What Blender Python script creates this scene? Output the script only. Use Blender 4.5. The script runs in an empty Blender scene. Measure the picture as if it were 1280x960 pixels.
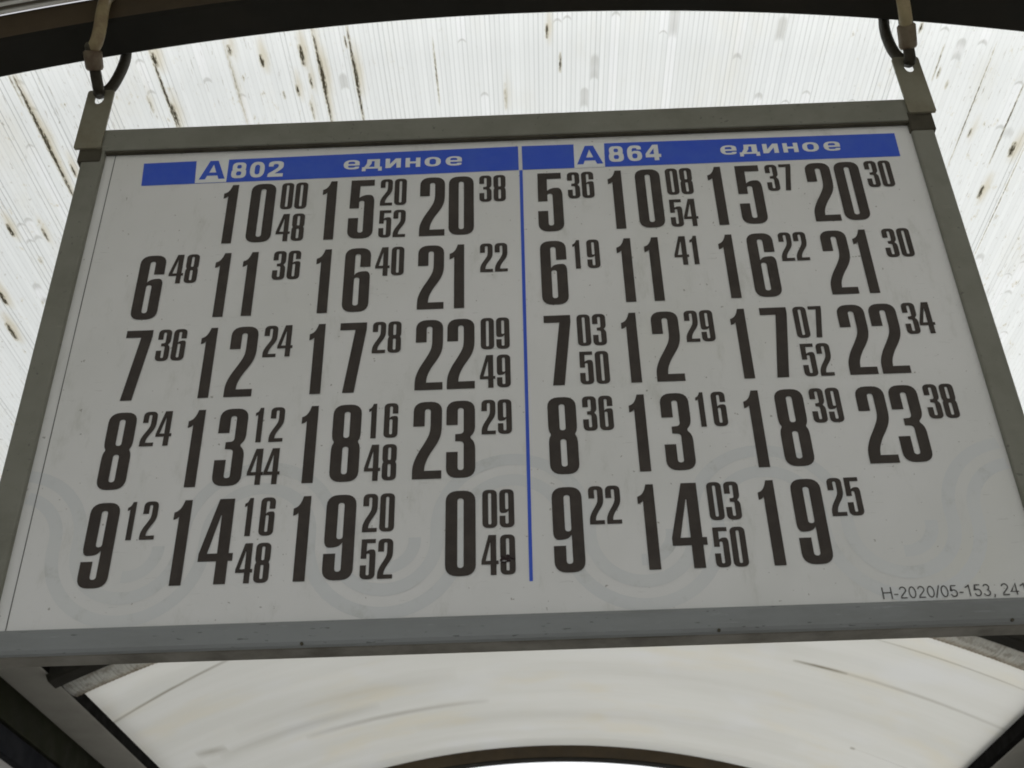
import bpy, math, random
from mathutils import Vector, Matrix
from mathutils.geometry import tessellate_polygon
random.seed(7)
sc = bpy.context.scene
col = sc.collection
S, H = 0.75, 1.55            # metres per layout unit, eye height

def W(x, y, z):
    return Vector((S*x, S*y, S*z + H))

# ------------------------------------------------------------ camera
cam_d = bpy.data.cameras.new('camera'); cam = bpy.data.objects.new('camera', cam_d); col.objects.link(cam)
sc.camera = cam
cam_d.sensor_width = 36.0; cam_d.lens = 36.0*1450/1280; cam_d.clip_start = 0.02; cam_d.clip_end = 2000
cam_d.dof.use_dof = True; cam_d.dof.focus_distance = 1.42; cam_d.dof.aperture_fstop = 13
yaw, pitch, roll = -0.01522807, 0.59003366, -0.02712667
fw = Vector((math.sin(yaw)*math.cos(pitch), math.cos(yaw)*math.cos(pitch), math.sin(pitch)))
rt = Vector((math.cos(yaw), -math.sin(yaw), 0)); up = rt.cross(fw)
r2 = math.cos(roll)*rt + math.sin(roll)*up; u2 = -math.sin(roll)*rt + math.cos(roll)*up
M = Matrix((r2, u2, -fw)).transposed().to_4x4(); M.translation = W(0, 0, 0)
cam.matrix_world = M

# ------------------------------------------------------------ overcast daylight
SUN_EL, SUN_AZ = math.radians(52), math.radians(35)
world = bpy.data.worlds.new('World'); sc.world = world; world.use_nodes = True
wn, wl = world.node_tree.nodes, world.node_tree.links
bg = wn['Background']; sky = wn.new('ShaderNodeTexSky'); sky.sky_type = 'NISHITA'; sky.sun_disc = False
sky.sun_elevation = SUN_EL; sky.sun_rotation = SUN_AZ; sky.dust_density = 3.0; sky.air_density = 1.0
hs = wn.new('ShaderNodeHueSaturation'); hs.inputs['Saturation'].default_value = 0.12
wl.new(sky.outputs[0], hs.inputs['Color']); wl.new(hs.outputs[0], bg.inputs[0]); bg.inputs[1].default_value = 0.13
sun_d = bpy.data.lights.new('sun', 'SUN'); sun_d.energy = 1.0; sun_d.angle = math.radians(25); sun_d.color = (1.0, 0.97, 0.92)
sun = bpy.data.objects.new('sun', sun_d); col.objects.link(sun)
sd = Vector((math.sin(SUN_AZ)*math.cos(SUN_EL), math.cos(SUN_AZ)*math.cos(SUN_EL), math.sin(SUN_EL)))
sun.rotation_euler = sd.to_track_quat('Z', 'Y').to_euler(); sun.location = (0, 0, 8)
vs = sc.view_settings; vs.view_transform = 'Standard'; vs.look = 'None'; vs.exposure = 0.47; vs.gamma = 1.0
vs.use_curve_mapping = False
sc.cycles.diffuse_bounces = 6; sc.cycles.max_bounces = 14; sc.cycles.transparent_max_bounces = 12
sc.cycles.transmission_bounces = 8; sc.cycles.filter_width = 1.8

# ------------------------------------------------------------ node helper
class NT:
    def __init__(s, name):
        s.m = bpy.data.materials.new(name); s.m.use_nodes = True
        s.t = s.m.node_tree; s.b = s.t.nodes['Principled BSDF']; s.out = s.t.nodes['Material Output']
    def n(s, t, **k):
        x = s.t.nodes.new(t)
        for a, b in k.items(): setattr(x, a, b)
        return x
    def put(s, sock, v):
        if isinstance(v, bpy.types.NodeSocket): s.t.links.new(v, sock)
        else: sock.default_value = v
    def math(s, op, a, b=0.0, c=None, clamp=False):
        x = s.n('ShaderNodeMath', operation=op); x.use_clamp = clamp
        s.put(x.inputs[0], a); s.put(x.inputs[1], b)
        if c is not None: s.put(x.inputs[2], c)
        return x.outputs[0]
    def step(s, v, a, b, o0=0.0, o1=1.0):
        x = s.n('ShaderNodeMapRange', interpolation_type='SMOOTHSTEP')
        s.put(x.inputs[0], v)
        for i, q in enumerate((a, b, o0, o1)): s.put(x.inputs[i+1], q)
        return x.outputs[0]
    def mix(s, f, a, b, mode='MIX'):
        x = s.n('ShaderNodeMix', data_type='RGBA', blend_type=mode)
        s.put(x.inputs[0], f)
        s.put(x.inputs[6], (*a, 1) if isinstance(a, tuple) else a); s.put(x.inputs[7], (*b, 1) if isinstance(b, tuple) else b)
        return x.outputs[2]
    def noise(s, vec, scale, detail=3, rough=.55, dim='3D', out=0):
        x = s.n('ShaderNodeTexNoise', noise_dimensions=dim)
        x.inputs['Scale'].default_value = scale; x.inputs['Detail'].default_value = detail; x.inputs['Roughness'].default_value = rough
        if vec is not None: s.put(x.inputs['Vector'], vec)
        return x.outputs[out]
    def wn(s, w):
        x = s.n('ShaderNodeTexWhiteNoise', noise_dimensions='1D'); s.put(x.inputs['W'], w); return x.outputs[0]
    def comb(s, x, y, z=0.0):
        c = s.n('ShaderNodeCombineXYZ'); s.put(c.inputs[0], x); s.put(c.inputs[1], y); s.put(c.inputs[2], z); return c.outputs[0]
    def obj(s):
        return s.n('ShaderNodeTexCoord').outputs['Object']
    def uv(s):
        u = s.n('ShaderNodeUVMap'); u.uv_map = 'UVMap'
        q = s.n('ShaderNodeSeparateXYZ'); s.t.links.new(u.outputs[0], q.inputs[0]); return q.outputs[0], q.outputs[1]
    def bump(s, h, strength, dist):
        b = s.n('ShaderNodeBump'); b.inputs['Strength'].default_value = strength; b.inputs['Distance'].default_value = dist
        s.put(b.inputs['Height'], h); return b.outputs[0]

def painted(name, base, dark, rough=.5, metallic=0.0, scale=9, amount=.5, spec=.5, stretch=(1, 1, 1), speck=0.0):
    k = NT(name); o = k.obj()
    mp = k.n('ShaderNodeMapping'); mp.inputs['Scale'].default_value = stretch; k.put(mp.inputs[0], o); v = mp.outputs[0]
    f = k.step(k.noise(v, scale, 6, .65), .38, .72, 0, amount)
    c = k.mix(f, base, dark)
    if speck:
        mp3 = k.n('ShaderNodeMapping'); mp3.inputs['Scale'].default_value = (1.5, 1, 14); mp3.inputs['Rotation'].default_value = (0, .12, 0); k.put(mp3.inputs[0], o)
        c = k.mix(k.step(k.noise(mp3.outputs[0], 16, 6, .75), .60, .70, 0, .35), c, tuple(min(1, q*1.5) for q in base))
        c = k.mix(k.step(k.noise(v, 160, 2, .5), .69, .74, 0, speck), c, tuple(q*.3 for q in base))
    k.put(k.b.inputs['Base Color'], c)
    k.put(k.b.inputs['Roughness'], k.step(k.noise(v, scale*3, 4), .3, .7, rough-.08, rough+.12))
    k.b.inputs['Metallic'].default_value = metallic; k.b.inputs['Specular IOR Level'].default_value = spec
    k.put(k.b.inputs['Normal'], k.bump(k.noise(o, 260, 3), .12, .0006))
    return k.m

M_alu = painted('frame_paint', (.228, .228, .188), (.155, .155, .118), .5, .0, 11, .6, .35, (1, 1, 1), .5)
M_alub = painted('frame_paint_cool', (.245, .26, .26), (.165, .17, .16), .42, .0, 7, .7, .5, (.5, 1, 2), .7)
M_brk = painted('bracket_paint', (.235, .225, .165), (.15, .12, .07), .55, .0, 14, .7, .3)
M_beam = painted('beam_paint', (.022, .021, .017), (.034, .029, .021), .7, .0, 5, .5, .1)
M_brown = painted('beam_face_rusty', (.085, .062, .036), (.05, .038, .024), .65, .0, 6, .7, .3)
M_under = painted('bar_underside_shade', (.20, .19, .16), (.07, .062, .045), .6, .0, 12, .8, .3)  # dark tone standing in for shade below the bottom bar
M_eave = painted('eave_paint', (.34, .33, .295), (.24, .23, .20), .55, .0, 4, .6, .3)
M_lip = painted('eave_lip_rubber', (.004, .0035, .003), (.006, .005, .004), .8, .0, 8, .5, .05)
M_olive = painted('side_rail_paint', (.018, .019, .009), (.010, .010, .005), .7, .0, 5, .6, .08)
M_navy = painted('side_rail_dark_paint', (.007, .008, .012), (.004, .004, .005), .7, .0, 5, .6, .08)
M_rail = painted('side_rail_grey_paint', (.33, .32, .31), (.2, .19, .2), .5, .0, 6, .6, .3)
M_cable = painted('cable_dark', (.040, .034, .022), (.02, .016, .011), .6, .3, 60, .6, .3)
M_sleeve = painted('cable_sleeve', (.30, .245, .13), (.13, .07, .04), .5, .0, 30, .6, .4)
M_ferr = painted('ferrule_brass', (.175, .140, .090), (.09, .052, .032), .5, .2, 45, .8, .4)
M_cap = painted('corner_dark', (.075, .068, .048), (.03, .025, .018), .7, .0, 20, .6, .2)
M_back = painted('panel_back', (.4, .4, .38), (.3, .3, .28), .5)
M_ink = painted('print_black', (.042, .033, .027), (.060, .048, .039), .45, .0, 40, .8, .3)
M_inkgrey = painted('print_grey', (.09, .088, .082), (.13, .128, .12), .45, .0, 40, .8, .3)
M_blue = painted('print_blue', (.040, .105, .64), (.055, .13, .62), .45, .0, 30, .8, .3)
M_white = painted('print_white', (.84, .86, .85), (.74, .76, .74), .45, .0, 20, .8, .3)
M_marker = painted('marker_ink', (.02, .008, .01), (.04, .02, .02), .4, .0, 40, .8, .4)

def sheet_paper():
    k = NT('printed_sheet'); o = k.obj()
    mp = k.n('ShaderNodeMapping'); mp.inputs['Scale'].default_value = (1, 1, .35); k.put(mp.inputs[0], o)
    c = k.mix(k.step(k.noise(o, 3.2, 4, .6), .35, .7), (.80, .80, .785), (.735, .74, .715))
    c = k.mix(k.step(k.noise(o, 1.7, 3, .6), .52, .75, 0, .55), c, (.76, .75, .64))
    c = k.mix(k.step(k.noise(mp.outputs[0], 34, 5, .7), .54, .78, 0, .45), c, (.52, .525, .47))
    c = k.mix(k.step(k.noise(o, 170, 2, .5), .725, .76, 0, .6), c, (.22, .20, .16))
    mp2 = k.n('ShaderNodeMapping'); mp2.inputs['Scale'].default_value = (1, 1, 6); k.put(mp2.inputs[0], o)
    c = k.mix(k.step(k.noise(mp2.outputs[0], 42, 4, .6), .66, .74, 0, .3), c, (.48, .48, .45))
    k.put(k.b.inputs['Base Color'], c); k.b.inputs['Specular IOR Level'].default_value = .35
    k.put(k.b.inputs['Roughness'], k.step(k.noise(o, 20, 4), .3, .7, .38, .55))
    k.put(k.b.inputs['Normal'], k.bump(k.noise(o, 9, 3), .15, .004))
    return k.m
M_paper = sheet_paper()

def wave_mat():
    k = NT('print_pale_grey'); o = k.obj()
    c = k.mix(k.step(k.noise(o, 6, 5, .6), .35, .7), (.705, .722, .722), (.735, .748, .735))
    c = k.mix(k.step(k.noise(o, 34, 5, .7), .54, .78, 0, .45), c, (.48, .49, .44))
    k.put(k.b.inputs['Base Color'], c); k.b.inputs['Roughness'].default_value = .47; k.b.inputs['Specular IOR Level'].default_value = .35
    return k.m
M_wave = wave_mat()

# marks on the fluted sheet: across, start, end, half width (metres), strength
MARKS = [(-0.776,1.167,1.445,0.0045,0.95), (-0.782,1.127,1.222,0.0034,0.40), (-0.572,1.165,1.333,0.0042,0.75), (-0.461,1.168,1.347,0.0050,0.35), (-0.325,1.167,1.363,0.0045,0.85), (-0.324,1.220,1.296,0.0060,1.00), (-0.272,1.169,1.370,0.0042,0.8), (-0.271,1.224,1.303,0.0058,0.8), (-0.412,1.201,1.226,0.0053,0.90), (-0.349,1.192,1.233,0.0053,0.95), (-0.344,1.250,1.280,0.0045,0.60), (-0.368,1.269,1.293,0.0045,0.70), (-0.391,1.279,1.296,0.0037,0.50), (-0.352,1.305,1.348,0.0045,0.45), (-0.278,1.184,1.207,0.0037,0.60), (-0.143,1.206,1.338,0.0030,0.50), (0.036,1.186,1.214,0.0045,0.70), (0.057,1.243,1.283,0.0041,0.65), (-0.033,1.302,1.361,0.0053,0.35), (-0.970,1.603,1.646,0.0060,0.95), (-0.897,1.454,1.487,0.0053,0.90), (-0.990,1.693,1.745,0.0060,1.00), (-0.849,1.480,1.518,0.0045,0.60), (-0.775,1.272,1.323,0.0062,0.80), (-0.600,1.248,1.284,0.0045,0.40), (-0.757,1.357,1.388,0.0045,0.70), (-0.569,1.268,1.324,0.0067,0.70), (-0.570,1.169,1.197,0.0067,0.90), (-0.456,1.175,1.197,0.0060,0.60), (0.804,1.377,1.410,0.0067,0.85), (0.650,1.244,1.267,0.0037,0.50), (0.602,1.164,1.185,0.0037,0.70), (0.785,1.482,1.514,0.0053,0.85), (0.779,1.249,1.433,0.0023,0.70), (0.717,1.198,1.451,0.0019,0.60), (0.730,1.359,1.381,0.0045,0.50), (0.821,1.378,1.682,0.0019,0.50), (0.644,1.201,1.271,0.0023,0.50), (0.668,1.267,1.287,0.0037,0.40)]

PITCH = .0075
def fluted_mat(name, dirty=False):
    k = NT(name); u, v = k.uv()
    cu = k.math('DIVIDE', u, PITCH if not dirty else PITCH*1.6); cell = k.math('FLOOR', cu); fr = k.math('FRACT', cu)
    edge = k.math('MINIMUM', fr, k.math('SUBTRACT', 1.0, fr))
    rnd = k.wn(cell); rnd2 = k.wn(k.math('ADD', cell, 71.3)); rnd3 = k.wn(k.math('ADD', cell, 313.7))
    # rib lines between channels, some strong, weaker towards the middle of some sheets
    lw = k.step(edge, .05, .20, 1, 0)
    ctr = k.step(k.math('ABSOLUTE', k.math('SUBTRACT', u, .12)), .25, .60, 1.0, .35)
    ls = k.math('ADD', k.math('MULTIPLY', k.step(rnd, .05, .95, .17, .32), ctr), k.math('MULTIPLY', k.step(rnd, .84, .97, 0, .62), k.math('SUBTRACT', 1.25, ctr)))
    line = k.math('MULTIPLY', lw, ls)
    # water / grime filled lengths of channel with abrupt ends
    pc = k.math('MULTIPLY', cu, .5); pair = k.math('FLOOR', pc); pf = k.math('SUBTRACT', k.math('FRACT', pc), .5)
    seg = k.noise(k.comb(k.math('MULTIPLY', pair, 9.17), k.math('MULTIPLY', k.math('ADD', v, k.math('MULTIPLY', k.math('MULTIPLY', pf, pf), -.03)), 3.2)), 1.0, 1.0, .5)
    inner = k.step(k.math('ABSOLUTE', pf), .38, .46, 1, 0)
    wet = k.math('MULTIPLY', k.step(seg, .62, .624, 0, 1), inner); rim = k.math('MULTIPLY', k.step(seg, .614, .619, 0, 1), k.step(seg, .622, .628, 1, 0))
    wide = k.math('FLOOR', k.math('DIVIDE', cu, 6.0))
    seg2 = k.step(k.wn(k.math('ADD', wide, 5.5)), 0, 1, -.03, .04)
    base = k.mix(k.step(rnd2, 0, 1), (.79, .815, .80), (.83, .855, .84))
    base = k.mix(k.math('MULTIPLY', wet, .30), base, (.95, .96, .97))
    blot = k.noise(k.comb(k.math('MULTIPLY', u, 10), k.math('MULTIPLY', v, 3.5)), 1.0, 4, .6)
    base = k.mix(k.step(blot, .5, .75, 0, .5), base, (.76, .755, .68))
    base = k.mix(k.math('MULTIPLY', k.math('MULTIPLY', rim, inner), .42), base, (.38, .38, .34))
    # fine dark scratches and specks that follow the channels
    fine = k.noise(k.comb(k.math('MULTIPLY', u, 420), k.math('MULTIPLY', v, 26)), 1.0, 3, .6)
    side = k.step(k.math('ABSOLUTE', k.math('SUBTRACT', u, .12)), .12, .75, .1, 1)
    base = k.mix(k.math('MULTIPLY', k.step(fine, .62, .70, 0, .55), side), base, (.30, .27, .20))
    sp = k.noise(k.comb(k.math('MULTIPLY', u, 60), k.math('MULTIPLY', v, 22)), 1.0, 5, .75)
    base = k.mix(k.math('MULTIPLY', k.step(sp, .60, .66, 0, .5), side), base, (.62, .58, .44))
    base = k.mix(k.math('MULTIPLY', k.step(sp, .66, .71, 0, .8), side), base, (.20, .17, .10))
    f2 = k.noise(k.comb(k.math('MULTIPLY', u, 150), k.math('MULTIPLY', v, 55)), 1.0, 4, .6)
    base = k.mix(k.math('MULTIPLY', k.step(f2, .64, .72, 0, .6), side), base, (.34, .32, .25))
    base = k.mix(line, base, (.30, .31, .30))
    if not dirty:
        du, dv = u, v
        ragged = k.noise(k.comb(k.math('MULTIPLY', u, 520), k.math('MULTIPLY', v, 95)), 1.0, 4, .7)
        acc = None; halo = None
        for (mu, v0, v1, w, s_) in MARKS:
            a = k.math('ABSOLUTE', k.math('SUBTRACT', u, mu))
            wid = k.math('MULTIPLY_ADD', ragged, w*1.2, w*.22)
            mk = k.math('SUBTRACT', 1.0, k.math('DIVIDE', a, wid), clamp=True)
            if w > .0044:
                hh = k.math('SUBTRACT', 1.0, k.math('DIVIDE', k.math('ABSOLUTE', k.math('SUBTRACT', u, mu+w*.9)), k.math('MULTIPLY_ADD', ragged, w*2.2, w*1.2)), clamp=True)
                h2 = k.math('SUBTRACT', 1.0, k.math('DIVIDE', k.math('ABSOLUTE', k.math('SUBTRACT', v, (v0+v1)/2-.01)), (v1-v0)*.5+.03), clamp=True)
                hh = k.math('MULTIPLY', k.math('MULTIPLY', hh, k.math('POWER', h2, .6)), s_)
                halo = hh if halo is None else k.math('MAXIMUM', halo, hh)
            hv = (v1-v0)/2
            q = k.math('SUBTRACT', 1.0, k.math('DIVIDE', k.math('ABSOLUTE', k.math('SUBTRACT', v, (v0+v1)/2)), hv*1.12), clamp=True)
            q = k.math('MULTIPLY', k.math('MULTIPLY', k.math('POWER', q, .45), mk), s_*1.9)
            acc = q if acc is None else k.math('MAXIMUM', acc, q)
        rg = k.step(ragged, .30, .60, .25, 1)
        acc = k.math('MULTIPLY', acc, rg, clamp=True)
        base = k.mix(k.step(halo, .0, .8, 0, .6), base, (.60, .54, .38))
        base = k.mix(k.step(acc, .02, .42, 0, .55), base, (.45, .40, .26))
        base = k.mix(k.step(acc, .30, .85, 0, .97), base, (.045, .038, .022))
    else:
        base = k.mix(k.step(v, 3.13, 3.25, .25, 1.0), base, (.24, .18, .10))
        base = k.mix(k.step(k.noise(k.comb(k.math('MULTIPLY', u, 30), k.math('MULTIPLY', v, 30)), 1, 4), .45, .7, 0, .5), base, (.16, .12, .07))
    tr = k.n('ShaderNodeBsdfTranslucent'); k.put(tr.inputs[0], base)
    df = k.b; k.put(df.inputs['Base Color'], base); df.inputs['Roughness'].default_value = .35
    ht = k.math('MULTIPLY', k.step(edge, 0, .3), 1.0)
    bp = k.bump(ht, .25, .0012); k.put(df.inputs['Normal'], bp)
    mx = k.n('ShaderNodeMixShader'); mx.inputs[0].default_value = .24
    k.t.links.new(tr.outputs[0], mx.inputs[1]); k.t.links.new(df.outputs[0], mx.inputs[2]); k.t.links.new(mx.outputs[0], k.out.inputs[0])
    return k.m

# marks on the smooth opal sheet: along v (depth), u0, u1, half width, strength, slope
OMARKS = [(3.397, .95, 1.60, .006, .6, 0), (3.716, .84, 1.02, .014, 1.0, .0), (3.716, .90, 1.60, .016, .42, 0), (4.376, 1.165, 1.185, .016, .8, 0), (4.376, 1.17, 1.6, .006, .3, 0),
          (3.50, -1.46, -.95, .012, .85, -.30), (4.12, -1.26, -1.16, .05, .5, .5), (4.33, -.90, -.20, .035, .45, .02), (4.20, -1.2, -.60, .06, .28, 0), (4.02, -1.1, -.3, .10, .15, 0), (3.62, -.6, .9, .09, .06, .03), (4.05, -.2, 1.5, .12, .07, .04), (4.55, -.5, 1.0, .10, .14, 0), (4.25, -1.42, -1.26, .10, .5, 0)]
def opal_mat():
    k = NT('opal_sheet'); u, v = k.uv()
    n1 = k.noise(k.comb(k.math('MULTIPLY', u, 1.1), k.math('MULTIPLY', v, 7)), 1, 4, .55)
    base = k.mix(k.step(n1, .3, .7), (.63, .63, .59), (.585, .585, .54))
    n2 = k.noise(k.comb(k.math('MULTIPLY', u, 2.0), k.math('MULTIPLY', v, 3)), 1, 3, .6)
    base = k.mix(k.step(n2, .5, .72, 0, .6), base, (.62, .58, .46))
    n4 = k.noise(k.comb(k.math('MULTIPLY', u, 3.0), k.math('MULTIPLY', v, 3), 4.0), 1, 2, .6)
    base = k.mix(k.step(n4, .5, .72, 0, .5), base, (.64, .65, .645))
    n3 = k.noise(k.comb(k.math('MULTIPLY', u, 2.2), k.math('MULTIPLY', v, 45)), 1, 4, .65)
    base = k.mix(k.step(n3, .55, .8, 0, .20), base, (.45, .44, .39))
    ln = k.math('ABSOLUTE', k.math('SUBTRACT', k.math('FRACT', k.math('DIVIDE', v, .0105)), .5))
    base = k.mix(k.step(ln, .40, .5, 0, .05), base, (.4, .4, .38))
    rag = k.noise(k.comb(k.math('MULTIPLY', u, 12), k.math('MULTIPLY', v, 60)), 1, 4, .7)
    for (mv, u0, u1, w, s_, sl) in OMARKS:
        vv = k.math('ADD', v, k.math('MULTIPLY', k.math('SUBTRACT', u, (u0+u1)/2), -sl)) if sl else v
        a = k.math('SUBTRACT', 1.0, k.math('DIVIDE', k.math('ABSOLUTE', k.math('SUBTRACT', vv, mv)), k.math('MULTIPLY_ADD', rag, w*1.4, w*.4)), clamp=True)
        q = k.math('SUBTRACT', 1.0, k.math('DIVIDE', k.math('ABSOLUTE', k.math('SUBTRACT', u, (u0+u1)/2)), (u1-u0)/2), clamp=True)
        f = k.math('MULTIPLY', k.math('MULTIPLY', a, k.math('POWER', q, .35)), s_, clamp=True)
        base = k.mix(f, base, (.16, .14, .09))
    tr = k.n('ShaderNodeBsdfTranslucent'); k.put(tr.inputs[0], base)
    k.put(k.b.inputs['Base Color'], base); k.b.inputs['Roughness'].default_value = .4
    mx = k.n('ShaderNodeMixShader'); mx.inputs[0].default_value = .46
    k.t.links.new(tr.outputs[0], mx.inputs[1]); k.t.links.new(k.b.outputs[0], mx.inputs[2]); k.t.links.new(mx.outputs[0], k.out.inputs[0])
    return k.m

def clear_skin():
    k = NT('clear_top_skin')
    t = k.n('ShaderNodeBsdfTransparent'); t.inputs[0].default_value = (.97, .97, .97, 1)
    k.b.inputs['Base Color'].default_value = (.8, .8, .8, 1); k.b.inputs['Roughness'].default_value = .2
    mx = k.n('ShaderNodeMixShader'); mx.inputs[0].default_value = .08
    k.t.links.new(t.outputs[0], mx.inputs[1]); k.t.links.new(k.b.outputs[0], mx.inputs[2]); k.t.links.new(mx.outputs[0], k.out.inputs[0])
    return k.m
M_fl = fluted_mat('fluted_polycarbonate'); M_fld = fluted_mat('fluted_polycarbonate_dirty', True)
M_opal = opal_mat(); M_clear = clear_skin()

# ------------------------------------------------------------ mesh helpers
class MB:
    def __init__(s): s.v, s.f, s.mi, s.uv = [], [], [], {}
    def add(s, vs, fs, mi=0):
        o = len(s.v); s.v += [Vector(p) for p in vs]
        for f in fs: s.f.append([i+o for i in f]); s.mi.append(mi)
    def box(s, x0, x1, y0, y1, z0, z1, bev=0.0):
        """layout-unit box, chamfered on every edge when bev > 0"""
        if bev <= 0:
            s.add([W(x, y, z) for x in (x0, x1) for y in (y0, y1) for z in (z0, z1)],
                  [(0, 1, 3, 2), (4, 6, 7, 5), (0, 4, 5, 1), (2, 3, 7, 6), (0, 2, 6, 4), (1, 5, 7, 3)]); return
        import bmesh
        b = bmesh.new(); bmesh.ops.create_cube(b, size=1)
        for v in b.verts: v.co = W(x0+(x1-x0)*(v.co.x+.5), y0+(y1-y0)*(v.co.y+.5), z0+(z1-z0)*(v.co.z+.5))
        bmesh.ops.bevel(b, geom=b.edges[:], offset=bev*S, segments=2, profile=.5, affect='EDGES')
        b.verts.index_update(); s.add([v.co.copy() for v in b.verts], [[v.index for v in f.verts] for f in b.faces]); b.free()
    def tube(s, pts, r, n=14, caps=True, rr=None):
        pts = [Vector(p) for p in pts]; rings = []; prev = None
        for i, p in enumerate(pts):
            t = (pts[min(i+1, len(pts)-1)] - pts[max(i-1, 0)]).normalized()
            a = prev if prev is not None else (Vector((0, 1, 0)) if abs(t.y) < .8 else Vector((1, 0, 0)))
            a = (a - t*a.dot(t)).normalized(); b = t.cross(a); prev = a
            q = rr[i] if rr else r
            rings.append([p + q*(math.cos(2*math.pi*j/n)*a + math.sin(2*math.pi*j/n)*b) for j in range(n)])
        vs = [p for r_ in rings for p in r_]; fs = []
        for i in range(len(pts)-1):
            for j in range(n):
                fs.append((i*n+j, i*n+(j+1) % n, (i+1)*n+(j+1) % n, (i+1)*n+j))
        if caps: fs += [tuple(range(n))[::-1], tuple(range((len(pts)-1)*n, len(pts)*n))]
        s.add(vs, fs)
    def build(s, name, mats, parent=None, smooth=False, at=None):
        o0 = (parent['_o'] if parent else (at or (0, 0, 0))); o0 = Vector(o0)
        me = bpy.data.meshes.new(name); me.from_pydata([v-o0 for v in s.v], [], s.f); me.update()
        mats = mats if isinstance(mats, (list, tuple)) else [mats]
        for m in mats: me.materials.append(m)
        for p, mi in zip(me.polygons, s.mi): p.material_index = mi; p.use_smooth = smooth
        ob = bpy.data.objects.new(name, me); col.objects.link(ob)
        ob['_o'] = tuple(o0)
        if parent: ob.parent = parent
        else: ob.location = o0
        return ob
def empty(name, loc):
    o = bpy.data.objects.new(name, None); col.objects.link(o); o.location = loc; o['_o'] = tuple(loc); return o
def tag(o, label=None, cat=None, group=None, kind=None):
    if label: o['label'] = label
    if cat: o['category'] = cat
    if group: o['group'] = group
    if kind: o['kind'] = kind

# ------------------------------------------------------------ ground (below the frame; it lights the sign from beneath)
k = NT('asphalt'); o_ = k.obj()
c_ = k.mix(k.step(k.noise(o_, 1.2, 5, .6), .3, .7), (.23, .228, .215), (.30, .295, .28))
k.put(k.b.inputs['Base Color'], k.mix(k.step(k.noise(o_, 60, 3), .55, .7, 0, .5), c_, (.10, .10, .10))); k.b.inputs['Roughness'].default_value = .85
k.put(k.b.inputs['Normal'], k.bump(k.noise(o_, 90, 3), .4, .004))
g = MB(); g.add([(-400, -400, 0), (400, -400, 0), (400, 400, 0), (-400, 400, 0)], [(0, 1, 2, 3)])
go = g.build('ground', k.m); tag(go, 'grey asphalt paving under the shelter', kind='structure')

# ------------------------------------------------------------ shelter
XC, ZC, RU, RS = .02, -2.22, 4.10, 4.172       # arch centre, underside radius, sheet radius (layout units)
UL, UR = -1.846/4.16, 2.036/4.16               # angular ends at the two eaves
shelter = empty('bus_shelter', (S*XC, S*2.7, 0))
tag(shelter, 'arched bus shelter roof of milky polycarbonate sheets on dark steel arches', 'bus shelter')
def arc(R, a, y): return W(XC + R*math.sin(a), y, ZC + R*math.cos(a))

def arch_beam(y0, y1, r0=RU, r1=RS, n=140, a0=UL-.006, a1=UR+.004, bev=.006):
    m = MB(); prof = [(r0+bev, y0), (r0, y0+bev), (r0, y1-bev), (r0+bev, y1), (r1, y1), (r1, y0)]
    vs, fs, q = [], [], len(prof)
    for i in range(n+1):
        a = a0 + (a1-a0)*i/n
        vs += [arc(r, a, y) for r, y in prof]
    for i in range(n):
        for j in range(q): fs.append((i*q+j, (i+1)*q+j, (i+1)*q+(j+1) % q, i*q+(j+1) % q))
    fs += [tuple(range(q)), tuple(range(n*q, n*q+q))[::-1]]
    m.add(vs, fs); m.mi = [1 if (i < n*q and i % q == 5) else 0 for i in range(len(fs))]; return m
for y0, y1 in ((-1.30, -1.215), (1.415, 1.5), (4.015, 4.10), (6.605, 6.69)):
    arch_beam(y0, y1).build('arch_beam', [M_beam, M_beam if y0 == 4.015 else M_brown], shelter)

def sheet(name, mats, y0, y1, ny, nu=220, thick=.008/S, R=RS, a0=UL, a1=UR):
    """two skins joined at the rim; the flutes' coordinates go to a UV map in metres"""
    m = MB(); vs, uvs, fs, mi = [], [], [], []
    for L, r in enumerate((R, R+thick)):
        for i in range(nu+1):
            a = a0 + (a1-a0)*i/nu
            for j in range(ny+1):
                y = y0 + (y1-y0)*j/ny
                vs.append(arc(r, a, y)); uvs.append((a*R*S, y*S))
    st = (nu+1)*(ny+1); ix = lambda L, i, j: L*st + i*(ny+1) + j
    for i in range(nu):
        for j in range(ny):
            fs.append((ix(0, i, j), ix(0, i, j+1), ix(0, i+1, j+1), ix(0, i+1, j))); mi.append(0)
            fs.append((ix(1, i, j), ix(1, i+1, j), ix(1, i+1, j+1), ix(1, i, j+1))); mi.append(1)
    for i in range(nu):
        fs.append((ix(0, i, 0), ix(0, i+1, 0), ix(1, i+1, 0), ix(1, i, 0))); mi.append(0)
        fs.append((ix(0, i, ny), ix(1, i, ny), ix(1, i+1, ny), ix(0, i+1, ny))); mi.append(0)
    for j in range(ny):
        fs.append((ix(0, 0, j), ix(1, 0, j), ix(1, 0, j+1), ix(0, 0, j+1))); mi.append(0)
        fs.append((ix(0, nu, j), ix(0, nu, j+1), ix(1, nu, j+1), ix(1, nu, j))); mi.append(0)
    m.add(vs, fs); m.mi = mi
    o = m.build(name, mats, shelter, smooth=False)
    uvl = o.data.uv_layers.new(name='UVMap')
    for lp in o.data.loops: uvl.data[lp.index].uv = uvs[lp.vertex_index]
    for p in o.data.polygons: p.use_smooth = True
    return o
o = sheet('roof_sheet', [M_fl, M_clear], 1.425, 4.06, 12); tag(o, 'bright fluted sheet streaked with black grime')
o = sheet('roof_sheet', [M_opal, M_clear], 4.35, 6.68, 10); tag(o, 'smooth milky sheet with faint curved stains')
o = sheet('roof_sheet', [M_opal, M_clear], -1.29, 1.31, 10)  # unseen front section over the camera, added to lower the light on the sign

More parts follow.
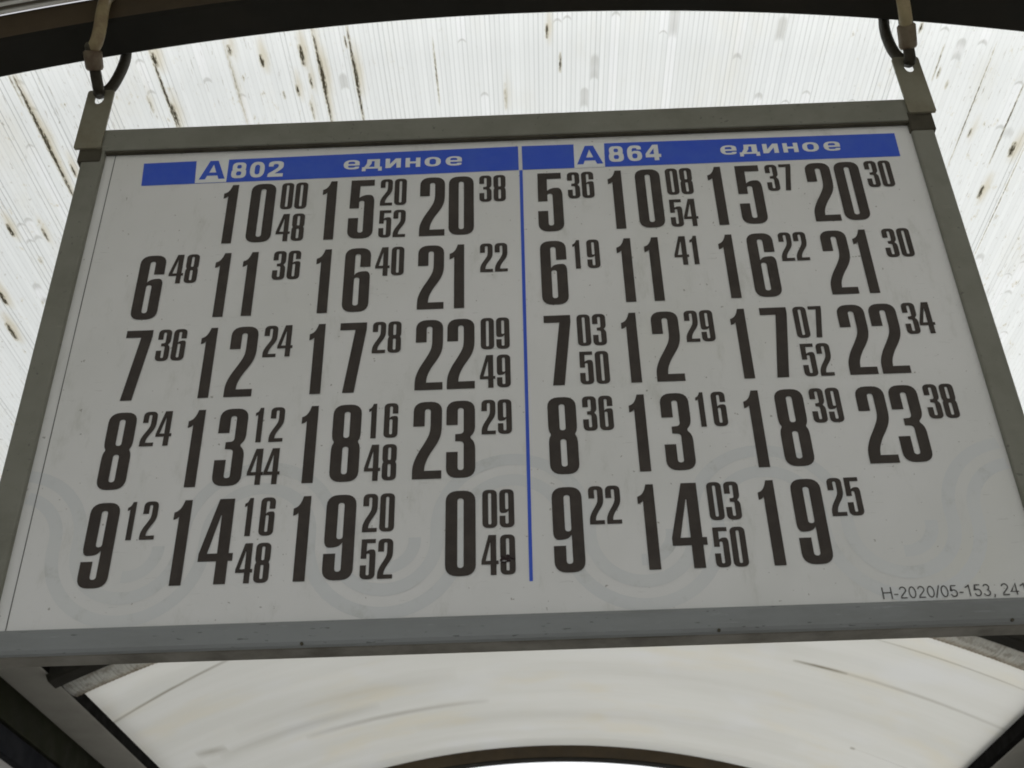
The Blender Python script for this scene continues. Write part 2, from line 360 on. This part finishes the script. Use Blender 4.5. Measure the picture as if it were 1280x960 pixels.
# lengthwise ridged strip of sheet in front of the near arch
def ridged_strip(name, y0, y1, R, amp, n, mat, nu=200):
    m = MB(); vs, fs, uvs = [], [], []
    prof = []
    for j in range(n*4+1):
        y = y0 + (y1-y0)*j/(n*4); prof.append((R - amp*(.5-.5*math.cos(j/4*2*math.pi))**.6, y))
    prof += [(R+.006, y1), (R+.006, y0)]; q = len(prof)
    for i in range(nu+1):
        a = UL + (UR-UL)*i/nu
        for r, y in prof: vs.append(arc(r, a, y)); uvs.append((a*R*S, y*S))
    for i in range(nu):
        for j in range(q): fs.append((i*q+j, i*q+(j+1) % q, (i+1)*q+(j+1) % q, (i+1)*q+j))
    m.add(vs, fs); o = m.build(name, mat, shelter, smooth=True)
    uvl = o.data.uv_layers.new(name='UVMap')
    for lp in o.data.loops: uvl.data[lp.index].uv = uvs[lp.vertex_index]
    return o
def ridge_mat():
    k = NT('ridged_opal_trim'); o = k.obj()
    c = k.mix(k.step(k.noise(o, 14, 5, .6), .4, .7), (.88, .88, .84), (.62, .57, .44))
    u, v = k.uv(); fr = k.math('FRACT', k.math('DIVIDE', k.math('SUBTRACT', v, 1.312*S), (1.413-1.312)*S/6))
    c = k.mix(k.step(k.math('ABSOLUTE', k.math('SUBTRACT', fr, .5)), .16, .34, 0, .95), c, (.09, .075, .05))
    tr = k.n('ShaderNodeBsdfTranslucent'); k.put(tr.inputs[0], c); k.put(k.b.inputs['Base Color'], c); k.b.inputs['Roughness'].default_value = .3
    mx = k.n('ShaderNodeMixShader'); mx.inputs[0].default_value = .5
    k.t.links.new(tr.outputs[0], mx.inputs[1]); k.t.links.new(k.b.outputs[0], mx.inputs[2]); k.t.links.new(mx.outputs[0], k.out.inputs[0])
    return k.m
M_ridge = ridge_mat()
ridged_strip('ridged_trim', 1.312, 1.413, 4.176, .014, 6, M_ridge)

# corrugated dirty strip behind the middle arch (bulging, ribs across it)
def corrugated_strip():
    m = MB(); vs, fs, uvs = [], [], []
    nr = 250; per = 6; nu = nr*per; prof = [(4.104 + .0, 4.102), (4.098, 4.13), (4.099, 4.18), (4.108, 4.23), (4.124, 4.28), (4.145, 4.32), (4.168, 4.345), (4.190, 4.348), (4.190, 4.102)]
    q = len(prof)
    for i in range(nu+1):
        a = UL + (UR-UL)*i/nu; w = .006*(.5-.5*math.cos(2*math.pi*i/per))
        for j, (r, y) in enumerate(prof):
            vs.append(arc(r + (w if 0 < j < 6 else 0), a, y)); uvs.append((a*4.1*S, y*S))
    for i in range(nu):
        for j in range(q): fs.append((i*q+j, i*q+(j+1) % q, (i+1)*q+(j+1) % q, (i+1)*q+j))
    m.add(vs, fs); o = m.build('corrugated_strip', M_fld, shelter, smooth=True)
    uvl = o.data.uv_layers.new(name='UVMap')
    for lp in o.data.loops: uvl.data[lp.index].uv = uvs[lp.vertex_index]
    tag(o, 'brown grimy ribbed strip following the arch'); return o
corrugated_strip()

# eaves: dark lip, pale box beam, then the rails of the side wall
Y0, Y1 = -1.3, 6.69
def ybox(name, mat, x0, x1, z0, z1, bev=.004):
    m = MB(); m.box(min(x0, x1), max(x0, x1), Y0, Y1, z0, z1, bev); return m.build(name, mat, shelter)
ybox('eave_lip', M_lip, -1.80, -1.764, 1.502, 1.60, .003)
ybox('eave_beam', M_eave, -1.945, -1.766, 1.500, 1.585)
ybox('side_rail', M_olive, -1.995, -1.948, 1.376, 1.540)
ybox('side_rail', M_navy, -2.000, -1.953, 1.274, 1.366)
ybox('side_rail', M_rail, -1.995, -1.948, 1.08, 1.250)
ybox('eave_lip', M_lip, 1.975, 2.012, 1.410, 1.51, .003)
ybox('eave_beam', M_eave, 2.010, 2.190, 1.408, 1.49)
ybox('side_rail', M_olive, 2.193, 2.24, 1.285, 1.445)
ybox('side_rail', M_navy, 2.197, 2.243, 1.18, 1.275)
ybox('side_rail', M_rail, 2.193, 2.24, .99, 1.158)
for x, zt in ((-1.975, 1.50), (2.22, 1.41)):
    for y in (-1.26, 1.457, 4.057, 6.647):
        m = MB(); m.box(x-.022, x+.055*(1 if x > 0 else -1)+(.0), y-.04, y+.04, -H/S, zt, .004) if x > 0 else m.box(x-.06, x+.018, y-.04, y+.04, -H/S, zt, .004)
        m.build('post', M_beam, shelter)

# ------------------------------------------------------------ glyphs of the timetable (condensed heavy numerals)
GW, G1, G2 = .322, .128, .194
def rc(pts, seg=5):
    """polygon whose corners (x, y, r) are rounded"""
    out = []; n = len(pts)
    for i, p in enumerate(pts):
        r = p[2] if len(p) > 2 else 0
        P = Vector(p[:2])
        if r <= 0: out.append(P); continue
        A, B = Vector(pts[i-1][:2]), Vector(pts[(i+1) % n][:2])
        da, db = (A-P), (B-P); ra = min(r, da.length*.5); rb = min(r, db.length*.5)
        a, b = P + da.normalized()*ra, P + db.normalized()*rb
        for j in range(seg+1):
            t = j/seg; k_ = .62
            c1, c2 = a.lerp(P, k_), b.lerp(P, k_)
            out.append((1-t)**3*a + 3*(1-t)**2*t*c1 + 3*(1-t)*t*t*c2 + t**3*b)
    return out
R_, r_ = .125, .033
hole = lambda y0, y1: [(G1, y0, r_), (G2, y0, r_), (G2, y1, r_), (G1, y1, r_)]
six = ([(0, 0, R_), (GW, 0, R_), (GW, .628, .10), (.205, .625, .03), (.155, .607, .03), (G1, .57), (G1, .903, r_), (G2, .903, r_), (G2, .695), (GW, .695), (GW, 1, R_), (0, 1, R_)], [hole(.097, .53)])
GL = {
 '0': ([(0, 0, R_), (GW, 0, R_), (GW, 1, R_), (0, 1, R_)], [hole(.092, .908)]),
 '1': ([(.199, 0), (.199, 1), (.118, 1), (.098, .93, .03), (.065, .875, .03), (.018, .853), (.018, .765), (.050, .775, .02), (.075, .80), (.075, 0)], []),
 '2': ([(0, 0), (GW, 0), (GW, .102), (.132, .102), (.140, .19, .05), (.19, .31, .06), (.265, .43, .07), (.308, .53, .06), (GW, .63, .05), (GW, 1, R_), (0, 1, R_), (0, .675), (G1, .675), (G1, .903, r_), (G2, .903, r_), (G2, .645, .05), (.180, .56, .05), (.125, .445, .06), (.055, .32, .06), (.010, .20, .06), (0, .12, .04)], []),
 '3': ([(0, 0, R_), (GW, 0, R_), (GW, .44, .075), (.262, .512, .025), (GW, .585, .075), (GW, 1, R_), (0, 1, R_), (0, .68), (G1, .68), (G1, .903, r_), (G2, .903, r_), (G2, .565, .04), (.10, .558), (.10, .468), (G2, .462, .04), (G2, .097, r_), (G1, .097, r_), (G1, .33), (0, .33)], []),
 '4': ([(.165, 0), (.289, 0), (.289, .262), (.335, .262), (.335, .352), (.289, .352), (.289, 1), (.125, 1), (-.030, .352), (-.030, .262), (.165, .262)], [[(.060, .352), (.165, .352), (.165, .80), (.158, .80)]]),
 '5': ([(.012, 1), (.315, 1), (.315, .897), (G1+.004, .897), (G1, .69), (.155, .715, .02), (.205, .738, .03), (GW, .735, R_), (GW, 0, R_), (0, 0, R_), (0, .345), (G1, .345), (G1, .097, r_), (G2, .097, r_), (G2, .638, r_), (G1, .638, r_), (G1, .51), (.006, .51)], []),
 '6': six,
 '7': ([(.005, .895), (.005, 1), (GW, 1), (GW, .90), (.212, 0), (.078, 0), (.188, .895)], []),
 '8': ([(0, 0, R_), (GW, 0, R_), (GW, .455, .08), (.292, .507, .02), (GW, .558, .08), (GW, 1, R_), (0, 1, R_), (0, .558, .08), (.03, .507, .02), (0, .455, .08)], [hole(.095, .445), hole(.560, .905)]),
 '9': ([(GW-p[0], 1-p[1], *p[2:]) for p in six[0]], [[(GW-p[0], 1-p[1], *p[2:]) for p in h] for h in six[1]]),
}
CACHE = {ch: (rc(o_), [rc(h) for h in hs]) for ch, (o_, hs) in GL.items()}
def glyph(m, ch, x, z, sx, sz, y):
    o_, hs_ = CACHE[ch]
    loops = [[Vector((p.x, p.y, 0)) for p in o_]] + [[Vector((p.x, p.y, 0)) for p in h] for h in hs_]
    flat = [p for l in loops for p in l]
    tris = tessellate_polygon(loops)
    fs = []
    for t in tris:
        a, b, c = (flat[i] for i in t)
        fs.append(tuple(t) if (b-a).cross(c-a).z > 0 else tuple(t)[::-1])
    m.add([W(x + p.x*sx, y, z + p.y*sz) for p in flat], fs)

# ------------------------------------------------------------ the timetable sign
YP, YF, YB = 1.5, 1.491, 1.532
F = YF/1.5                                      # frame front measured on the panel plane
sign = empty('timetable_sign', W(-.023, 1.51, .572))
tag(sign, 'grey framed bus timetable board hanging beneath the near roof arch', 'sign')
m = MB(); m.box(-.765, .722, YP+.001, YB-.008, .585, 1.585, 0); m.build('backing_panel', M_back, sign)
m = MB(); m.add([W(-.765, YP, .60), W(.722, YP, .60), W(.722, YP, 1.56), W(-.765, YP, 1.56)], [(0, 1, 2, 3)])
paper = m.build('printed_sheet', M_paper, sign)
xl0, xl1, xr0, xr1 = -.794*F, -.7535*F, .708*F, .748*F
zb0, zb1, zt0, zt1 = .5835, .6255*F, 1.547*F, 1.602*F
m = MB(); m.box(xl0, xl1, YF, YB, zb1+.0005, zt1-.010, .003); m.build('side_bar', M_alu, sign)
m = MB(); m.box(xr0, xr1, YF, YB, zb1+.0005, zt1-.010, .003); m.build('side_bar', M_alu, sign)
m = MB(); m.box(xl1-.012, xr0+.012, YF-.0015, YB+.0015, zt0, zt1, .003); m.build('top_bar', M_alu, sign)
m = MB(); m.box(xl0-.003, xr1+.003, YF-.003, YB+.001, zb0, zb1, .0065); bb = m.build('bottom_bar', M_alub, sign)
m = MB(); m.box(xl0-.002, xr1+.002, YF+.004, YB-.002, zb0-.0015, zb0+.003, .001); m.build('underside_shade_strip', M_under, sign)  # added dark strip, paints the shade on the bar's underside
# dark strip painting the shadow gap under the top bar, thin crease line in the sheet
m = MB(); m.box(xl1+.001, xr0-.001, YF+.001, YP-.0006, zt0-.004, zt0+.001); m.build('gap_shadow_strip', M_cap, sign)
m = MB(); m.box(-.7322, -.7310, YP-.0006, YP-.0002, .612, 1.538); m.build('crease_line', M_inkgrey, paper)
# rivets and dents along the bottom bar
for x in (-.318, .248, .643):
    m = MB(); c_ = W(x*F, YF-.003, zb0+.0035+random.uniform(-.001, .001)); m.tube([c_+Vector((0, .001, 0)), c_-Vector((0, .0012, 0))], .0017, 10); m.build('rivet', M_cap, sign)

# brackets with a slotted eye hole
def bracket(x0, x1, zb, zt, hx, hz, lean):
    m = MB(); y0, y1 = 1.4840, 1.4885
    out = rc([(x0, zb, .004), (x1, zb, .004), (x1+lean, zt, .006), (x0+lean, zt, .006)], 4)
    hl = [Vector((hx + .0092*math.cos(t), hz + .0035 + .0150*math.sin(t))) for t in [2*math.pi*i/18 for i in range(18)]]
    loops = [[Vector((p.x, p.y, 0)) for p in out], [Vector((p.x, p.y, 0)) for p in hl]]
    flat = [p for l in loops for p in l]; n = len(flat); tris = tessellate_polygon(loops)
    vs = [W(p.x, y0, p.y) for p in flat] + [W(p.x, y1, p.y) for p in flat]; fs = []
    for t in tris:
        a, b, c = (flat[i] for i in t); tt = tuple(t) if (b-a).cross(c-a).z > 0 else tuple(t)[::-1]
        fs += [tt, tuple(i+n for i in tt[::-1])]
    k0 = 0
    for l in loops:
        q = len(l)
        for i in range(q):
            a, b = k0+i, k0+(i+1) % q; fs.append((a, a+n, b+n, b) if l is loops[0] else (a, b, b+n, a+n))
        k0 += q
    m.add(vs, fs); return m.build('bracket', M_brk, sign)
G_ = 1.484/1.485
bracket(-.806*G_, -.7565*G_, 1.542*G_, 1.6935*G_, -.7815*G_, 1.668*G_, .0006)
bracket(.7058*G_, .7551*G_, 1.5525*G_, 1.699*G_, .7305*G_, 1.669*G_, -.0025)
m = MB(); m.box(-.797*G_, -.7545*G_, 1.4886, 1.53, 1.512, 1.548, .003); m.build('corner_cap', M_cap, sign)  # end caps, coloured dark to include the shadow under the brackets
m = MB(); m.box(.7025*G_, .748*G_, 1.4886, 1.53, 1.512, 1.558, .003); m.build('corner_cap', M_cap, sign)

# ---- print
YT, YH, YL = YP-.0009, YP-.0005, YP-.0009
def quad(name, mat, pts, y=YH):
    m = MB(); m.add([W(x, y, z) for x, z in pts], [(0, 1, 2, 3)]); return m.build(name, mat, paper)
quad('header_band', M_blue, [(-.673, 1.4565), (-.0005, 1.4605), (-.0005, 1.5190), (-.6765, 1.5115)])
quad('header_band', M_blue, [(.0062, 1.4605), (.674, 1.4590), (.675, 1.5160), (.0062, 1.5190)])
quad('divider_line', M_blue, [(-.0060, .672), (-.0010, .672), (.0062, 1.4600), (.0005, 1.4600)])
quad('letter_box', M_white, [(-.5775, 1.4580), (-.5215, 1.4580), (-.5222, 1.5175), (-.5812, 1.5165)], YP-.0008)
quad('letter_box', M_white, [(.0985, 1.4600), (.1525, 1.4600), (.1545, 1.5195), (.0995, 1.5195)], YP-.0008)

def poly_text(name, mat, loops, x, z, sx, sz, y):
    m = MB()
    for lp in loops:
        L = [[Vector((p[0], p[1], 0)) for p in l] for l in lp]; flat = [p for l in L for p in l]; fs = []
        for t in tessellate_polygon(L):
            a, b, c = (flat[i] for i in t); fs.append(tuple(t) if (b-a).cross(c-a).z > 0 else tuple(t)[::-1])
        m.add([W(x+p.x*sx, y, z+p.y*sz) for p in flat], fs)
    return m.build(name, mat, paper)
A_ = [([(0, 0), (.24, 0), (.30, .19), (.70, .19), (.76, 0), (1, 0), (.66, 1), (.34, 1)], [[(.365, .36), (.635, .36), (.50, .80)]])]
XG = {   # wide heavy letters and numerals, unit boxes
 'е': ([(1, .40), (.29, .40), (.29, .19, .12), (.68, .19, .08), (.72, .28), (.98, .28), (.96, 0, .40), (0, 0, .48), (0, 1, .48), (1, 1, .48)], [[(.29, .58), (.71, .58), (.71, .82, .14), (.29, .82, .14)]]),
 'о': ([(0, 0, .46), (1, 0, .46), (1, 1, .46), (0, 1, .46)], [[(.30, .19, .2), (.70, .19, .2), (.70, .81, .2), (.30, .81, .2)]]),
 'н': ([(0, 0), (.30, 0), (.30, .40), (.70, .40), (.70, 0), (1, 0), (1, 1), (.70, 1), (.70, .61), (.30, .61), (.30, 1), (0, 1)], []),
 'и': ([(0, 0), (.34, 0), (.71, .58), (.71, 0), (1, 0), (1, 1), (.66, 1), (.29, .42), (.29, 1), (0, 1)], []),
 'д': ([(0, -.24), (.19, -.24), (.19, 0), (.81, 0), (.81, -.24), (1, -.24), (1, .19), (.89, .19), (.89, 1), (.25, 1), (.23, .55), (.11, .19), (0, .19)], [[(.34, .19), (.62, .19), (.62, .80), (.49, .80), (.46, .50)]]),
 '0': ([(0, 0, .44), (1, 0, .44), (1, 1, .44), (0, 1, .44)], [[(.33, .19, .17), (.67, .19, .17), (.67, .81, .17), (.33, .81, .17)]]),
 '8': ([(0, 0, .36), (1, 0, .36), (1, .50, .20), (.91, .525), (.96, .56, .12), (.96, 1, .36), (.04, 1, .36), (.04, .56, .12), (.09, .525), (0, .50, .20)], [[(.33, .17, .12), (.67, .17, .12), (.67, .43, .12), (.33, .43, .12)], [(.35, .61, .1), (.65, .61, .1), (.65, .84, .1), (.35, .84, .1)]]),
 '2': ([(0, 0), (1, 0), (1, .21), (.46, .21), (.80, .42, .1), (1, .58, .12), (1, 1, .42), (.02, 1, .42), (.02, .66), (.34, .66), (.34, .81, .12), (.67, .81, .12), (.67, .62, .08), (.40, .42, .1), (0, .20, .1)], []),
 '6': ([(0, 0, .42), (1, 0, .42), (1, .64, .32), (.42, .65, .1), (.33, .58), (.33, .83, .12), (.64, .83, .12), (.67, .73), (.97, .73), (.95, 1, .38), (0, 1, .42)], [[(.33, .17, .14), (.68, .17, .14), (.68, .48, .14), (.33, .48, .14)]]),
 '4': ([(.55, 0), (.85, 0), (.85, .2), (1, .2), (1, .40), (.85, .40), (.85, 1), (.50, 1), (0, .43), (0, .2), (.55, .2)], [[(.24, .40), (.55, .40), (.55, .76)]]),
}
for t_, x0_, z0_ in ((A_, -.5705, 1.4655), (A_, .1045, 1.4675)):
    poly_text('letter_a', M_blue, [[t_[0][0]] + t_[0][1]], x0_-.0010, z0_+.0005, .0465, .0450, YP-.0011)
def wide(name, txt, x0, z0, sz, cells, tilt=0.0):
    for ch, (f0, w) in zip(txt, cells):
        o_, hs_ = XG[ch]
        lp = [[(p.x, p.y) for p in rc(o_)]] + [[(p.x, p.y) for p in rc(h)] for h in hs_]
        poly_text(name, M_white, [lp], x0+f0, z0+tilt*f0, w, sz, YT-.0002)
for x0_, z0_, t_ in ((-.5145, 1.4660, '802'), (.1610, 1.4710, '864')):
    wide('numeral', t_, x0_, z0_, .0385, [(0, .0265), (.0330, .0262), (.0655, .0275)])
for x0_, z0_, k_ in ((-.3135, 1.4768, .2120), (.3600, 1.4778, .2130)):
    wide('letter', 'единое', x0_, z0_, .0230, [(a*k_, b*k_) for a, b in ((0, .135), (.157, .168), (.354, .130), (.523, .126), (.685, .137), (.862, .138))])
# small thin print number, drawn as pen strokes
def circ(cx, cy, rx, ry, a0, a1, n=14):
    return [(cx+rx*math.cos(math.radians(a0+(a1-a0)*i/n)), cy+ry*math.sin(math.radians(a0+(a1-a0)*i/n))) for i in range(n+1)]
ST = {'H': (.722, [[(.10, 0), (.10, 1)], [(.61, 0), (.61, 1)], [(.10, .53), (.61, .53)]]), '-': (.333, [[(.04, .36), (.29, .36)]]),
 '0': (.556, [circ(.278, .5, .19, .46, 0, 360, 24)]), '/': (.278, [[(.0, -.02), (.27, 1.02)]]), ',': (.278, [[(.14, .12), (.14, 0), (.09, -.16)]]), ' ': (.278, []),
 '1': (.556, [[(.10, .76), (.25, .86), (.34, 1), (.34, 0)]]),
 '2': (.556, [circ(.27, .72, .18, .25, 170, -25) + [(.12, .16), (.07, .05), (.48, .05)]]),
 '3': (.556, [circ(.26, .73, .165, .23, 160, -75) , circ(.26, .27, .19, .25, 80, -165)]),
 '5': (.556, [[(.46, .95), (.16, .95), (.11, .50)] + circ(.27, .31, .19, .28, 125, -165)]),
 '4': (.556, [[(.38, 0), (.38, .97), (.05, .29), (.51, .29)]])}
m = MB(); x_ = .4765; EM, CH, TH = .0226, .0172, .00165
for ch in 'H-2020/05-153, 241':
    w_, strokes = ST[ch]
    for pl in strokes:
        pl = [Vector((x_+a*EM, .6278+b*CH)) for a, b in pl]; vs = []; n = len(pl)
        for i, p_ in enumerate(pl):
            t1 = (pl[min(i+1, n-1)]-pl[max(i-1, 0)]).normalized(); q_ = Vector((-t1.y, t1.x))*TH/2
            if 0 < i < n-1:
                d_ = (pl[i+1]-p_).normalized(); c_ = abs(t1.dot(d_)); q_ /= max(c_, .5)
            vs += [W(p_.x+q_.x, YT, p_.y+q_.y), W(p_.x-q_.x, YT, p_.y-q_.y)]
        m.add(vs, [(2*i, 2*i+1, 2*i+3, 2*i+2) for i in range(n-1)])
    x_ += w_*EM
m.build('print_reference', M_inkgrey, paper)

BASE = [1.3140, 1.1565, .9985, .8405, .6830]; CAP = .1357; ADV = .0505
MX = [.0835, .2560, .4310, .6050]
MH, MSX = .0622, .0665; MADV = .0248
L_ = [[None, ('10', '00', '48'), ('15', '20', '52'), ('20', '38')],
      [('6', '48'), ('11', '36'), ('16', '40'), ('21', '22')],
      [('7', '36'), ('12', '24'), ('17', '28'), ('22', '09', '49')],
      [('8', '24'), ('13', '12', '44'), ('18', '16', '48'), ('23', '29')],
      [('9', '12'), ('14', '16', '48'), ('19', '20', '52'), ('0', '09', '49')]]
R__ = [[('5', '36'), ('10', '08', '54'), ('15', '37'), ('20', '30')],
       [('6', '19'), ('11', '41'), ('16', '22'), ('21', '30')],
       [('7', '03', '50'), ('12', '29'), ('17', '07', '52'), ('22', '34')],
       [('8', '36'), ('13', '16'), ('18', '39'), ('23', '38')],
       [('9', '22'), ('14', '03', '50'), ('19', '25'), None]]
for tab, dx in ((L_, -.6762), (R__, 0.0)):
    for ri, row in enumerate(tab):
        for ci, e in enumerate(row):
            if not e: continue
            hrs = e[0]; cr = MX[ci] + dx - .0062
            m = MB()
            for k_, ch in enumerate(hrs):
                glyph(m, ch, cr - ADV*(len(hrs)-k_) + .0035 + (.004 if hrs == '11' and k_ == 0 else 0), BASE[ri], CAP, CAP, YT)
            m.build('hour_numeral', M_ink, paper)
            for mi_, mm in enumerate(e[1:]):
                m = MB(); zz = BASE[ri] + (CAP-MH if mi_ == 0 else 0.0)
                for k_, ch in enumerate(mm):
                    glyph(m, ch, MX[ci]+dx+.0004 + MADV*k_, zz, MSX, MH, YT)
                m.build('minute_numeral', M_ink, paper)
# felt pen scribble over the last 49 of the left table
m = MB()
x0_, z0_ = MX[3]-.6762+MADV+.001, .6830+.024
pts = [W(x0_+.0065+.0075*math.sin(t*21+.5)*(1-.3*t), YP-.0014, z0_-.004+.008*t+.0022*math.sin(t*33)) for t in [i/70 for i in range(71)]]
pts += [W(x0_+.012+.008*t, YP-.0014, z0_+.003-.004*t) for t in (.2, .5, 1)]
m.tube(pts, .0007, 6); m.build('pen_scribble', M_marker, paper)

# pale serpentine bands behind the figures
def band(path, w, y):
    m = MB(); vs, fs = [], []; n = len(path)
    for i, p in enumerate(path):
        a, b = path[max(i-1, 0)], path[min(i+1, n-1)]; t = (Vector(b)-Vector(a)).normalized(); q = Vector((-t.y, t.x))*w/2
        vs += [W(p[0]+q.x, y, p[1]+q.y), W(p[0]-q.x, y, p[1]-q.y)]
    for i in range(n-1):
        f = (2*i, 2*i+1, 2*i+3, 2*i+2); fs.append(f)
    m.add(vs, fs); return m.build('wave_band', M_wave, paper)
def serp(off):
    pts = []; ri, ro = .0745, .1095; r_u = ri if off else ro; r_n = ro if off else ri
    # centres alternate: n (top) and u (bottom) every .184
    xs = [(-.764, 'n'), (-.580, 'u'), (-.395, 'n'), (-.211, 'u'), (-.027, 'n'), (.157, 'u'), (.341, 'n'), (.5255, 'u'), (.709, 'n')]
    for x, kd in xs:
        r = r_n if kd == 'n' else r_u; zc = .760 if kd == 'n' else .741
        for i in range(25):
            t = math.pi*(1 - i/24); pts.append((x + r*math.cos(t), zc + (1 if kd == 'n' else -1)*r*math.sin(t)))
    pts = [p for p in pts if -.752 < p[0] < .706]
    return pts
band(serp(0), .019, YP-.00025); band(serp(1), .019, YP-.00030)
for x in (-.580, -.211, .157, .5255):
    band([(x + .043*math.cos(t), .742 + .043*math.sin(t)) for t in [math.radians(5 - 100*i/12) for i in range(13)]], .018, YP-.00025)

# ------------------------------------------------------------ hanging cables
def smooth_path(pts, n=8):
    pts = [Vector(p) for p in pts]; out = []
    for i in range(len(pts)-1):
        p0, p1, p2, p3 = pts[max(i-1, 0)], pts[i], pts[i+1], pts[min(i+2, len(pts)-1)]
        for j in range(n):
            t = j/n; out.append(.5*((2*p1)+(-p0+p2)*t+(2*p0-5*p1+4*p2-p3)*t*t+(-p0+3*p1-3*p2+p3)*t**3))
    out.append(pts[-1]); return out
def q(x, y, z): return W(x*y/1.485, y, z*y/1.485)      # coordinates measured on the plane y = 1.485
def cable(label, front_low, ferr, front_up, back, sgn):
    root = empty('hanging_cable', front_low[0]); tag(root, label, 'cable', 'cables hanging the timetable board')
    r = .0105*S
    m = MB(); m.tube(smooth_path(front_low), r, 14); m.tube(smooth_path(back), r, 14)
    m.build('cable_loop', M_cable, root, smooth=True)
    m = MB(); a, b = Vector(ferr[0]), Vector(ferr[1]); d = (b-a).normalized(); L = (b-a).length
    m.tube([a, a+d*.002, a+d*.0035, b-d*.0035, b-d*.002, b], r, 16, rr=[r*1.25, r*1.45, r*1.55, r*1.62, r*1.5, r*1.2])
    m.build('ferrule', M_ferr, root, smooth=True)
    m = MB(); m.tube([b-d*.004, b+d*.006, b+d*.010], r*1.1, 12, rr=[r*1.25, r*1.25, r*.9]); 
    m.build('collar', M_cap, root, smooth=True)
    m = MB(); m.tube(smooth_path(front_up), r*1.12, 14); m.build('sleeve', M_sleeve, root, smooth=True)
    return root
top_y = [1.40, 1.395, 1.395]
fl = [q(-.784, 1.487, 1.684), q(-.785, 1.478, 1.690), q(-.788, 1.466, 1.700), q(-.795, 1.455, 1.7224), q(-.803, 1.44, 1.7497)]
fe = [q(-.8035, 1.442, 1.7500), q(-.8195, 1.412, 1.8100)]
fu = [q(-.8190, 1.412, 1.8100), q(-.8150, 1.398, 1.835), q(-.8155, 1.394, 1.873), q(-.8195, 1.394, 1.930), q(-.818, 1.398, 1.965), q(-.81, 1.42, 1.968)]
bk = [q(-.784, 1.487, 1.684), q(-.779, 1.494, 1.686), q(-.7665, 1.497, 1.694), q(-.7570, 1.502, 1.7202), q(-.750, 1.510, 1.7646), q(-.751, 1.516, 1.800), q(-.757, 1.514, 1.835), q(-.765, 1.50, 1.855)]
cable('left cable loop with brown ferrule, curving to its right above the bracket', fl, fe, fu, bk, -1)
fl = [q(.7345, 1.487, 1.684), q(.735, 1.478, 1.690), q(.7370, 1.470, 1.690), q(.7405, 1.456, 1.723)]
fe = [q(.7400, 1.458, 1.7210), q(.7505, 1.424, 1.7930)]
fu = [q(.7500, 1.424, 1.7900), q(.7540, 1.405, 1.815), q(.7590, 1.396, 1.8615), q(.762, 1.394, 1.915), q(.762, 1.40, 1.94), q(.757, 1.42, 1.945)]
bk = [q(.7345, 1.487, 1.684), q(.729, 1.494, 1.686), q(.7170, 1.497, 1.6978), q(.7090, 1.502, 1.725), q(.7065, 1.510, 1.7705), q(.712, 1.516, 1.8119), q(.722, 1.514, 1.845), q(.735, 1.50, 1.865)]
cable('right cable loop with pale ferrule, curving to its left above the bracket', fl, fe, fu, bk, 1)

for ob in col.objects:
    if '_o' in ob: del ob['_o']
